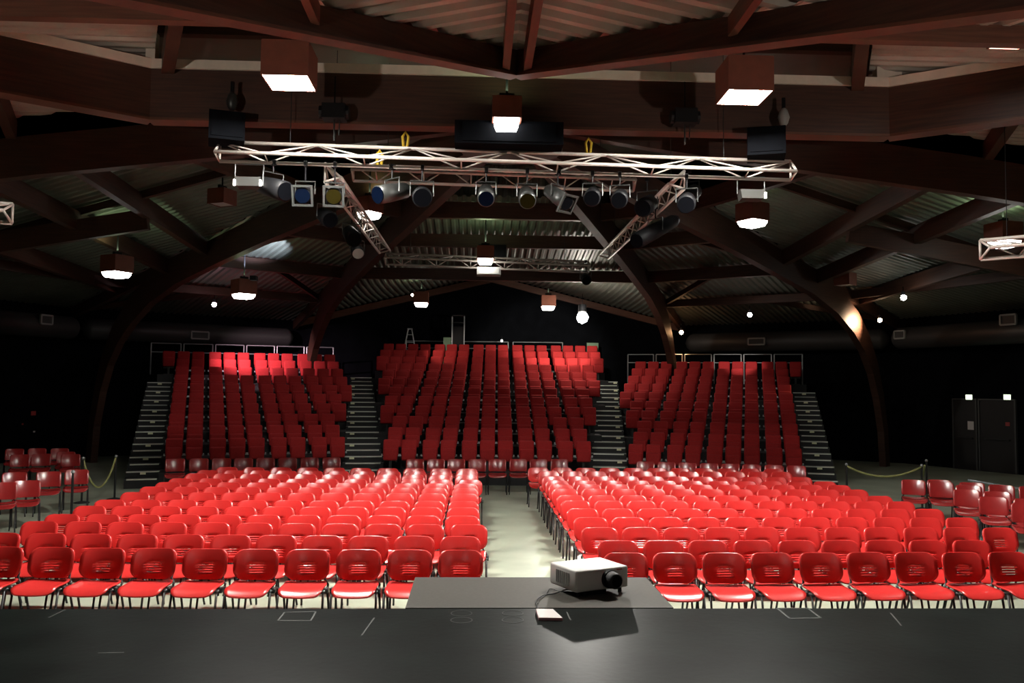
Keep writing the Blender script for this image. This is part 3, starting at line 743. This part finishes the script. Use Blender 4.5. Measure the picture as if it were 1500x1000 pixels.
for px, lab in ((365,'wide grey flood lamp hung at the truss end away from the projector'),(1100,'wide grey flood lamp hung at the truss end by the doors')):
    P = at_Y(px, 266 if px < 700 else 284, 12.7)
    g = thing('flood_lamp', lab, 'stage light', P, 0, 'stage lanterns hung from the trusses')
    b = MB(); b.tube([(-.19,.0,.07),(-.19,-.08,-.03),(-.19,.06,-.12),(-.19,.12,.02)], .001, 4)
    b = MB(); b.add([(-.19,-.1,.05),(.19,-.1,.05),(.19,.12,.07),(-.19,.12,.07),(-.16,-.08,-.08),(.16,-.08,-.08),(.16,.1,-.1),(-.16,.1,-.1)], [(0,1,2,3),(7,6,5,4),(0,4,5,1),(1,5,6,2),(2,6,7,3),(3,7,4,0)]); b.build('body', M['flood_grey'], g)
    for sx in (-1,1):
        if px > 700 and sx < 0: continue
        b = MB(); b.box((.19*sx,-.1,-.04),(.03,.03,.09)); b.build('end_glint', M['end_glint'], g)
    b = MB(); b.tube([(-.21,0,0),(-.21,0,.26)], .01, 6); b.tube([(.21,0,0),(.21,0,.26)], .01, 6); b.tube([(-.21,0,.26),(.21,0,.26)], .01, 6); b.build('yoke', M['lamp_metal'], g)
# boxes, hoists, slings above the front truss
def box_thing(name, px, py, Y, d, mat, lab, cat, rz=0):
    P = at_Y(px, py, Y); b = MB(); b.box((0,0,0), d); b.box((0,-d[1]/2-.01,0), (d[0]*.86,.02,d[2]*.8)); o = b.build(name, M[mat]); o.location = P; o.rotation_euler = (0,0,rz); return tag(o, lab, cat)
box_thing('loudspeaker', 745, 201, 12.58+0*13.0, (1.6,.5,.34), 'wall', 'wide black loudspeaker bar resting above the front truss middle', 'speaker')
box_thing('loudspeaker', 332, 190, 12.58+0*13.2, (.5,.5,.42), 'wall', 'black loudspeaker above the truss end away from the projector', 'speaker', .3)
box_thing('loudspeaker', 1122, 212, 12.58+0*13.2, (.55,.5,.42), 'wall', 'black loudspeaker above the truss end by the doors', 'speaker', -.3)
box_thing('loudspeaker', 721, 371, 22.8, (.75,.4,.42), 'lamp_body', 'square black box on the rear truss middle', 'speaker')
box_thing('video_projector', 716, 398, 22.4, (.62,.4,.20), 'proj_grey', 'grey projector hung under the rear truss', 'projector')
for px, py in ((490,165),(1003,172)):
    P = at_Y(px, py, 12.62)
    g = thing('chain_hoist', 'black chain hoist holding the front truss, %s' % ('door side' if px > 700 else 'roped chair side'), 'hoist', P, 0, 'chain hoists of the front truss')
    b = MB(); b.box((0,0,0),(.34,.26,.22)); b.cyl((-.22,0,0),(.22,0,0),.1,12); b.build('motor', M['lamp_body'], g)
    b = MB(); b.tube([(0,0,-.1),(0,0,-.42)], .014, 6); b.tube([(.08,0,-.1),(.07,0,-.34)], .01, 6); b.build('chain', M['lamp_metal'], g)
    b = MB(); b.tube([(0,0,.1),(0,0,.55)], .012, 6); b.build('hook', M['lamp_body'], g)
for px, py, Y in ((594,205,12.72),(862,214,12.72),(556,232,12.72)):
    P = at_Y(px, py, Y); b = MB(); b.tube([(-.03,0,-.09),(-.045,0,.05),(0,0,.12),(.045,0,.05),(.03,0,-.09),(0,.02,-.12)], .022, 8, closed=True); o = b.build('lifting_sling', M['yellow'], None, True); o.location = P
    tag(o, {594:'yellow sling around the front truss beside the wide loudspeaker',862:'yellow sling around the front truss toward the door side',556:'yellow sling low on the front truss'}[px], 'sling', 'yellow slings on the front truss')
for px, py, lab, mt_ in ((340,147,'small lamp with shiny rim under the tie beam','lamp_metal'),(1148,170,'grey bulb shaped lamp under the tie beam by the doors','proj_grey')):
    P = at_Y(px, py, 12.6); g = thing('pendant_lamp', lab, 'lamp', P)
    b = MB(); b.tube([(0,0,.12),(0,0,.08),(0,0,-.02),(0,0,-.12),(0,0,-.15)], [.03,.06,.09,.06,.03], 14); b.build('lamp_shade', M[mt_], g, True)
    b = MB(); b.cyl((0,0,.12),(0,0,.28),.03,8); b.build('holder', M['lamp_body'], g)
# ------------------------------------------------------------------ bright small spotlights
def small_spot(px, py, Y, aim, energy, col, lab, rad=.075, glow=60, angle=70, blend=.6):
    P = Y if isinstance(Y, Vector) else at_Y(px, py, Y); aim = Vector(aim); d = (aim-P).normalized()
    g = thing('wall_spotlight', lab, 'spotlight', P, 0, 'small lit spotlights around the hall')
    k = 'g%s%s' % (glow, col)
    if k not in EM: EM[k] = emis('bulb ' + k, col, glow)
    b = MB(); b.tube([(0,-.02,-rad),(0,-.02,-rad*.7),(0,-.02,0),(0,-.02,rad*.7),(0,-.02,rad)], [rad*.1,rad*.72,rad,rad*.72,rad*.1], 14); b.build('bulb', EM[k], g, True)
    b = MB(); b.cyl((0,0,rad*.95),(0,0,rad*2.2),rad*.7,12); b.cyl((0,0,rad*2),(0,0,rad*4),.012,6); b.build('housing', M['lamp_body'], g)
    if energy:
        l = bpy.data.lights.new('spot', 'SPOT'); l.energy = energy; l.color = col; l.spot_size = R(angle); l.spot_blend = blend; l.shadow_soft_size = .06
        lo = bpy.data.objects.new('spot_beam', l); COL.objects.link(lo); lo.parent = g; lo.location = d*(rad*1.6)
        lo.rotation_euler = d.to_track_quat('-Z', 'Y').to_euler()
    return g
def bulb_glow(g, e, off):
    l = bpy.data.lights.new('bulb glow', 'POINT'); l.energy = e; l.shadow_soft_size = .08; l.color = (1,.95,.88)
    lo = bpy.data.objects.new('bulb_light', l); COL.objects.link(lo); lo.parent = g; lo.location = off
TLp = TL['P0']; W_ = (1,.95,.9)
def tp(T, u_, v_, z_): p_ = T['P0'] + T['u']*u_ + T['n']*v_; return (p_.x, p_.y, z_)
small_spot(314,446,27.5, tp(TL,2.6,8.2,3.3), 1700, (1,.66,.78), 'small bright spotlight above the tier opposite the projector', angle=68, blend=1)
bulb_glow(small_spot(853,465,28.5, tp(TM,4.9,10.0,3.9), 900, (1,.93,.80), 'very bright spotlight beside the end gable', rad=.2, glow=150, angle=60), 7, (.0,-.34,.30))
small_spot(1098,461,27.0, tp(TR,2.6,8.9,3.4), 450, (1,.92,.85), 'small bright spotlight above the projector side tier', angle=30)
small_spot(1323,436,23.5, (12,22,0), 60, (1,1,.95), 'small bright spotlight past the warm lit arch', rad=.08)
def nrm(phi): return Vector((math.cos(R(phi)), -math.sin(R(phi)), 0))
p = polar(45, 16.45, 4.80) + nrm(45)*.11
lp = p + nrm(45)*.62 + Vector((math.sin(R(45)), math.cos(R(45)), 0))*.25 + Vector((0,0,.05))
small_spot(0, 0, lp, p, 480, (1,.68,.42), 'warm spotlight shining onto the arch haunch', rad=.07, angle=105, blend=.9)
p = polar(22.5, 18.35, 3.7) + nrm(22.5)*.11
lp = polar(22.5, 17.75, 4.72) + nrm(22.5)*.34
small_spot(0, 0, lp, p, 170, (1,.52,.24), 'warm spotlight shining down the arch foot', rad=.08, glow=60, angle=60)
small_spot(604,432,29.6, tp(TM,1.3,9.6,3.9), 500, (1,.85,.7), 'small lit spotlight beside the box lamp at the end gable', rad=.05, glow=20, angle=44)
small_spot(735,499,33.9, (0,20,3), 0, (1,.95,.9), 'tiny white lamp behind the middle tier', rad=.05, glow=6)
P = at_Y(1238,440,26.9)
# blue white effect light on the roof sheet
fx = at_Y(372,402,23.0); fxo = thing('effect_projector', 'small effect lantern throwing blue white streaks on the roof sheet', 'stage light', fx)
b = MB(); b.box((0,0,-.1),(.16,.22,.12)); b.build('body', M['lamp_body'], fxo)
l = bpy.data.lights.new('effect', 'SPOT'); l.energy = 700; l.color = (.72,.78,1); l.spot_size = R(60); l.spot_blend = .35; l.shadow_soft_size = .02
lo = bpy.data.objects.new('effect_beam', l); COL.objects.link(lo); lo.parent = fxo
lo.rotation_euler = (at_Y(368,386,24.0)+Vector((0,.4,.9))-fx).to_track_quat('-Z','Y').to_euler()
# the very bright spotlight also beams over the rows onto the stage edge
bp = at_Y(853, 465, 28.5) + Vector((0,-.36,-.05))
l = bpy.data.lights.new('stage beam', 'SPOT'); l.energy = 2000; l.color = (1,.97,.90); l.spot_size = R(24); l.spot_blend = .8; l.shadow_soft_size = .07
lo = bpy.data.objects.new('stage_beam', l); COL.objects.link(lo); lo.location = bp; lo.rotation_euler = (Vector((1.0,5.2,.9))-bp).to_track_quat('-Z','Y').to_euler()
def fill_floodlight(x, y, aim, energy, lab):  # added out of view to brighten the truss and tie beam from the front
    g = thing('added_floodlight', lab, 'stage light', (x, y, .9)); pos = Vector((x, y, 2.6))
    b = MB(); b.cyl((0,0,.02),(0,0,1.55),.02,10); b.build('stand', M['frame'], g)
    for k in range(3):
        a = 2*math.pi*k/3; b = MB(); b.cyl((.02*math.cos(a),.02*math.sin(a),.45),(.42*math.cos(a),.42*math.sin(a),.01),.014,8); b.build('leg', M['frame'], g)
    b = MB(); b.box((0,-.05,1.7),(.3,.2,.26)); b.build('body', M['lamp_body'], g)
    l = bpy.data.lights.new('flood', 'SPOT'); l.energy = energy; l.color = (1,.86,.76); l.spot_size = R(30); l.spot_blend = .5; l.shadow_soft_size = .15
    lo = bpy.data.objects.new('fill_beam', l); COL.objects.link(lo); lo.parent = g; lo.location = (0,.1,1.7)
    lo.rotation_euler = (Vector(aim)-pos).to_track_quat('-Z','Y').to_euler()
fill_floodlight(-5.6, -1.5, (-2.6,13,9.3), 1100, 'added black fill floodlight on a tripod, unseen in the stage wing, roped chair side')
fill_floodlight(7.0, -1.5, (4.0,13,9.3), 1100, 'added black fill floodlight on a tripod, unseen in the stage wing, door side')
for x in (-2.1, 3.0): house_lamp(Vector((x, .6, 5.75)), 0, .54, 22, 'added unseen box lamp over the middle of the stage, %s' % ('door side' if x > 0 else 'roped chair side'), 0, rod=.45)  # box lamps added out of view, for light and highlights on the chair fronts
# ------------------------------------------------------------------ stage edge: riser board, projector, cable, booklet
bx = thing('stage_riser', 'dark grey two metre riser board at the stage edge', 'platform', (.5, 6.95, 0))
b = MB(); b.box((0,0,.875),(2.0,1.03,.05)); b.build('board', M['riser'], bx)
b = MB(); b.box((0,0,.82),(1.96,.99,.06)); b.build('frame', M['steel'], bx)
for sx in (-1,1):
    for sy in (-1,1):
        b = MB(); b.cyl((.92*sx,.44*sy,0),(.92*sx,.44*sy,.80),.024,10); b.build('leg', M['steel'], bx)
zb = .935; zt2 = 1.115
D0 = at_z(844,835.5,zt2); C0 = at_z(917,827.5,zt2); A0 = at_z(812.5,827,zt2)
ux = (C0-D0); wx = .50; rzp = math.atan2(ux.y, ux.x); wy = .40
uxn = Vector((math.cos(rzp), math.sin(rzp), 0)); uyn = Vector((-uxn.y, uxn.x, 0))
cp = D0 + uxn*wx/2 + uyn*wy/2
pj = thing('video_projector', 'white projector with a black lens on the riser board', 'projector', (cp.x, cp.y, .90), rzp)
rbox('body', (wx, wy, .17), .018, M['proj'], pj, (0,0,.125))
b = MB(); b.cyl((.06,-wy/2+.01,.125),(.06,-wy/2-.035,.125),.072,24); b.build('lens_ring', M['lamp_body'], pj, False)
b = MB(); b.tube([(.06,-wy/2-.035,.125),(.06,-wy/2-.10,.122),(.06,-wy/2-.11,.122)],[.066,.062,.05],24); ln = b.build('lens_barrel', M['black'], pj, True)
b = MB(); b.cyl((.06,-wy/2-.108,.122),(.06,-wy/2-.114,.122),.045,20); b.build('lens', M['lens'], ln)
b = MB()
for k in range(7): b.box((-wx/2-.002,-.09+.03*k,.125),(.006,.012,.10))
b.build('side_grille', M['proj_grey'], pj)
b = MB(); b.box((.16,-wy/2-.002,.19),(.05,.006,.008)); b.build('status_light', M['red_dot'], pj)
for fx_, fy_ in ((-.2,-.15),(.2,-.15),(0,.15)):
    b = MB(); b.cyl((fx_,fy_,0),(fx_,fy_,.045),.016,10); b.build('foot', M['black'], pj)
b = MB(); b.box((-.05,-.1,.018),(.22,.12,.035)); o = b.build('wooden_wedge', M['black']); o.location = (cp.x, cp.y, .90); o.rotation_euler = (0,0,rzp); tag(o, 'flat dark wedge under the white projector', 'wedge')
c0 = at_z(826,860,.91); pts = [cp - uyn*.05 - uxn*.15 + Vector((0,0,-cp.z+.915)), at_z(832,863,.908), at_z(812,869,.908), at_z(795,872,.908), at_z(785,880,.908), at_z(787,888,.908), at_z(790,896,.909)]
def smooth_path(pts, n=8):
    pts = [Vector(p) for p in pts]; out = []
    for i in range(len(pts)-1):
        p0, p1, p2, p3 = pts[max(0,i-1)], pts[i], pts[i+1], pts[min(len(pts)-1,i+2)]
        for k in range(n):
            t = k/n; out.append(.5*((2*p1)+(p2-p0)*t+(2*p0-5*p1+4*p2-p3)*t*t+(3*p1-p0-3*p2+p3)*t**3))
    return out+[pts[-1]]
b = MB(); b.tube(smooth_path(pts), .0045, 6); tag(b.build('power_cable', M['black'], None, True), 'thin black cable trailing from the projector to the stage', 'cable')
pts = [cp - uyn*.1 - uxn*.12 + Vector((0,0,-cp.z+.915)), at_z(822,866,.907), at_z(806,862,.907), at_z(800,870,.907), at_z(790,878,.907), at_z(788,884,.907)]
b = MB(); b.tube(smooth_path(pts), .003, 6); tag(b.build('signal_cable', M['black'], None, True), 'looped thin cable beside the projector', 'cable')
q = [at_z(785,895.5,.9), at_z(810,896,.9), at_z(824,909,.9), at_z(789,908.5,.9)]
b = MB(); b.add([v+Vector((0,0,.001)) for v in q]+[v+Vector((0,0,.02)) for v in q], [(3,2,1,0),(4,5,6,7),(0,1,5,4),(1,2,6,5),(2,3,7,6),(3,0,4,7)]); bk = b.build('booklet', M['pink']); tag(bk, 'thin pale booklet lying on the black stage before the riser', 'booklet')
b = MB(); b.add([v+Vector((0,0,.021)) for v in q], [(0,1,2,3)]); b.build('cover', M['paper'], bk)
# tape marks
def strip(pts, w=.012, closed=False):
    b = MB(); pts = [Vector((p.x,p.y,.9005)) for p in pts]
    for a, c in zip(pts, pts[1:]+(pts[:1] if closed else [])):
        d = (c-a).normalized(); t = Vector((-d.y,d.x,0))*w/2; e = d*w/2
        b.add([a-e-t, c+e-t, c+e+t, a-e+t, a-e-t+Vector((0,0,.001)), c+e-t+Vector((0,0,.001)), c+e+t+Vector((0,0,.001)), a-e+t+Vector((0,0,.001))], [(3,2,1,0),(4,5,6,7),(0,1,5,4),(1,2,6,5),(2,3,7,6),(3,0,4,7)])
    return b
TG = 'faint marks on the stage floor'
tag(strip([at_z(*p,.9) for p in ((417,896.5),(463,895.5),(455,909),(407,908.5))], .012, True).build('tape_mark', M['tape']), 'grey tape square on the stage, away from the projector', 'tape mark', TG)
tag(strip([at_z(*p,.9) for p in ((1138,890.5),(1183,890.5),(1202,904.5),(1157,905.5))], .014, True).build('tape_mark', M['tape']), 'grey tape square on the stage, projector side', 'tape mark', TG)
for px, py, n_ in ((676,908,'near ring, roped chair side'),(676,898,'ring by the riser, roped chair side'),(751,908,'near ring, projector side'),(751,898,'ring by the riser, projector side')):
    c = at_z(px,py,.9); tag(strip([c+Vector((.075*math.cos(a*math.pi/12),.075*math.sin(a*math.pi/12),0)) for a in range(24)], .007, True).build('chalk_ring', M['tape']), 'faint chalk ring on the stage before the riser, ' + n_, 'chalk mark', TG)
for (a_, c_), n_ in ((((145,956),(180,955.5)),'short dash mark at the dark side of the stage'),(((72,904),(95,893)),'slanted line at the stage edge under the outer chairs'),(((548,880+25),(530,930)),'long faint slanted line on the stage'),(((830,896),(836,908)),'short line beside the booklet'),(((1305,898),(1320,916)),'slanted line near the bright reflection')):
    tag(strip([at_z(*a_,.9), at_z(*c_,.9)], .010).build('tape_mark', M['tape']), 'faint tape, ' + n_, 'tape mark', TG)
P = at_z(845,819,.0); b = MB(); b.box((0,0,.004),(.10,.07,.008)); o = b.build('paper_slip', M['paper']); P = at_z(826,817,0); o.location = (P.x,P.y,0); tag(o, 'small white slip of paper on the aisle floor', 'paper')
# ------------------------------------------------------------------ rope barriers
def stanchion(px, py, h, lab, zt=None):
    P = at_z(px, py, h); g = thing('barrier_post', lab, 'post', (P.x,P.y,0), 0, 'rope barrier posts')
    b = MB(); b.tube([(0,0,0),(0,0,.015),(0,0,.03),(0,0,.045)],[.16,.16,.10,.03],18); b.build('base', M['black'], g, True)
    b = MB(); b.cyl((0,0,.03),(0,0,h-.04),.022,10); b.build('pole', M['frame'], g)
    b = MB(); b.tube([(0,0,h-.05),(0,0,h-.03),(0,0,h)],[.028,.034,.02],12); b.build('cap', M['steel'], g, True)
    return Vector((P.x,P.y,h))
a1 = stanchion(1240,678,.98,'black rope post beside the projector side tier'); a2 = stanchion(1350,679.5,.98,'black rope post at the far end of the hanging rope'); a3 = stanchion(1357,672.5,.98,'black rope post just behind the rope end')
b1 = stanchion(170,666,.98,'black rope post beside the outer stairs opposite the projector'); b2 = stanchion(122,669,.98,'black rope post behind the loose chairs'); b3 = stanchion(107,688.5,.98,'black rope post in front of a loose red chair')
def rope(p, q, sag, lab):
    p, q = p-Vector((0,0,.06)), q-Vector((0,0,.06)); pts = [p.lerp(q, i/16) - Vector((0,0,sag*(1-(2*i/16-1)**2))) for i in range(17)]
    b = MB(); b.tube(pts, .022, 8); tag(b.build('barrier_rope', M['rope'], None, True), lab, 'rope', 'yellow barrier ropes')
rope(a1, a2, .22, 'yellow rope hanging between two posts by the projector side tier')
rope(a2+Vector((.12,.1,.02)), a3+Vector((.05,.3,-.4)), .02, 'short yellow rope end hanging from the rear post')
rope(b1, b2, .62, 'yellow rope hanging low beside the outer stairs')
# ------------------------------------------------------------------ doors, exit lights, small signs
M['exit_glow'] = emis('exit glow', (.82,1,.70), 2.2)
def on_wall(px, py, d=.02): P, t, n = wall_hit(px, py, d); return P, math.atan2(t.y, t.x), t, n
for i, (px, lab) in enumerate(((1420.5,'green white lit emergency sign above the first door'),(1476.5,'green white lit emergency sign above the second door'))):
    P, rz, t, n = on_wall(px, 581.5, .06); g = thing('exit_sign', lab, 'sign', P, rz, 'lit emergency signs')
    b = MB(); b.box((0,0,0),(.27,.07,.20)); b.build('housing', M['door_trim'], g)
    b = MB(); s_ = 1 if n.dot(uyn) else 1; yy = -.04 if (Matrix.Rotation(rz,3,'Z') @ Vector((0,-1,0))).dot(n) > 0 else .04
    b.box((0,yy,0),(.23,.01,.16)); b.build('lit_face', M['exit_glow'], g)
for i, (pa, pb) in enumerate(((1398,1432),(1436,1489))):
    Pa, rz, t, n = on_wall(pa, 640, .03); Pb, _, _, _ = on_wall(pb, 640, .03)
    c = (Pa+Pb)/2; w = (Pb-Pa).length; b = MB(); b.box((0,0,1.15),(w,.06,2.3)); d_ = b.build('door_%d' % (i+1), M['door']); d_.location = (c.x,c.y,0); d_.rotation_euler = (0,0,rz); struct(d_, 'black emergency door in the side wall', 'door')
    b = MB()
    for sx in (-1,1): b.box((w/2*sx,0,1.18),(.05,.12,2.36))
    b.box((0,0,2.34),(w,.12,.05)); b.build('door_frame', M['door_trim'], d_)
    b = MB(); b.box((0,-.06,1.05),(w*.7,.04,.05)); b.build('push_bar', M['frame'], d_)
for px, py, w, h, mt_, lab in ((1422,623,.22,.28,'paper','pale paper notice beside the first emergency door'),(1476,621,.14,.12,'red_dot','small red sign on the second emergency door'),(49,605,.18,.14,'red_dot','small red sign on the dark wall behind the loose chairs'),(33,621,.06,.05,'red_dot','tiny red button on the dark wall'),(50,632,.07,.05,'paper','tiny pale label on the dark wall')):
    P, rz, t, n = on_wall(px, py, .08); b = MB(); b.box((0,0,0),(w,.012,h)); o = b.build('wall_sign', M[mt_]); o.location = P; o.rotation_euler = (0,0,rz); tag(o, lab, 'sign')
pa, pb = at_z(1418,706,.75), at_z(1497,718,.75)
pa, pb = at_Y(1418,703,19.0), at_Y(1497,717,17.6)
hb = thing('crowd_barrier', 'silver waist high rail behind the outermost loose chairs', 'barrier', (pa.x,pa.y,0), math.atan2((pb-pa).y,(pb-pa).x)); L_ = math.hypot((pb-pa).x,(pb-pa).y)
b = MB(); b.tube([(0,0,pa.z),(L_+.8,0,pb.z)], .022, 8); b.build('bar', M['silver'], hb)
for x_ in (.2, L_*.55, L_+.6):
    b = MB(); b.tube([(x_,0,0),(x_,0,pa.z)], .02, 8); b.build('post', M['silver'], hb)
P = at_z(1378,752,.0); P = Vector((7.85,12.9,0)); b = MB(); 
# ------------------------------------------------------------------ world and view
w = bpy.data.worlds.new('World'); S.world = w; w.use_nodes = True
w.node_tree.nodes['Background'].inputs[0].default_value = (.5,.55,.6,1); w.node_tree.nodes['Background'].inputs[1].default_value = 0.0
S.view_settings.view_transform = 'Standard'; S.view_settings.look = 'None'; S.view_settings.gamma = 1; S.view_settings.exposure = 0.0
S.view_settings.use_curve_mapping = False
try:
    S.cycles.use_denoising = True; S.cycles.max_bounces = 6; S.cycles.diffuse_bounces = 4; S.cycles.glossy_bounces = 3
    S.cycles.sample_clamp_indirect = 6; S.cycles.caustics_reflective = False; S.cycles.caustics_refractive = False
except Exception: pass
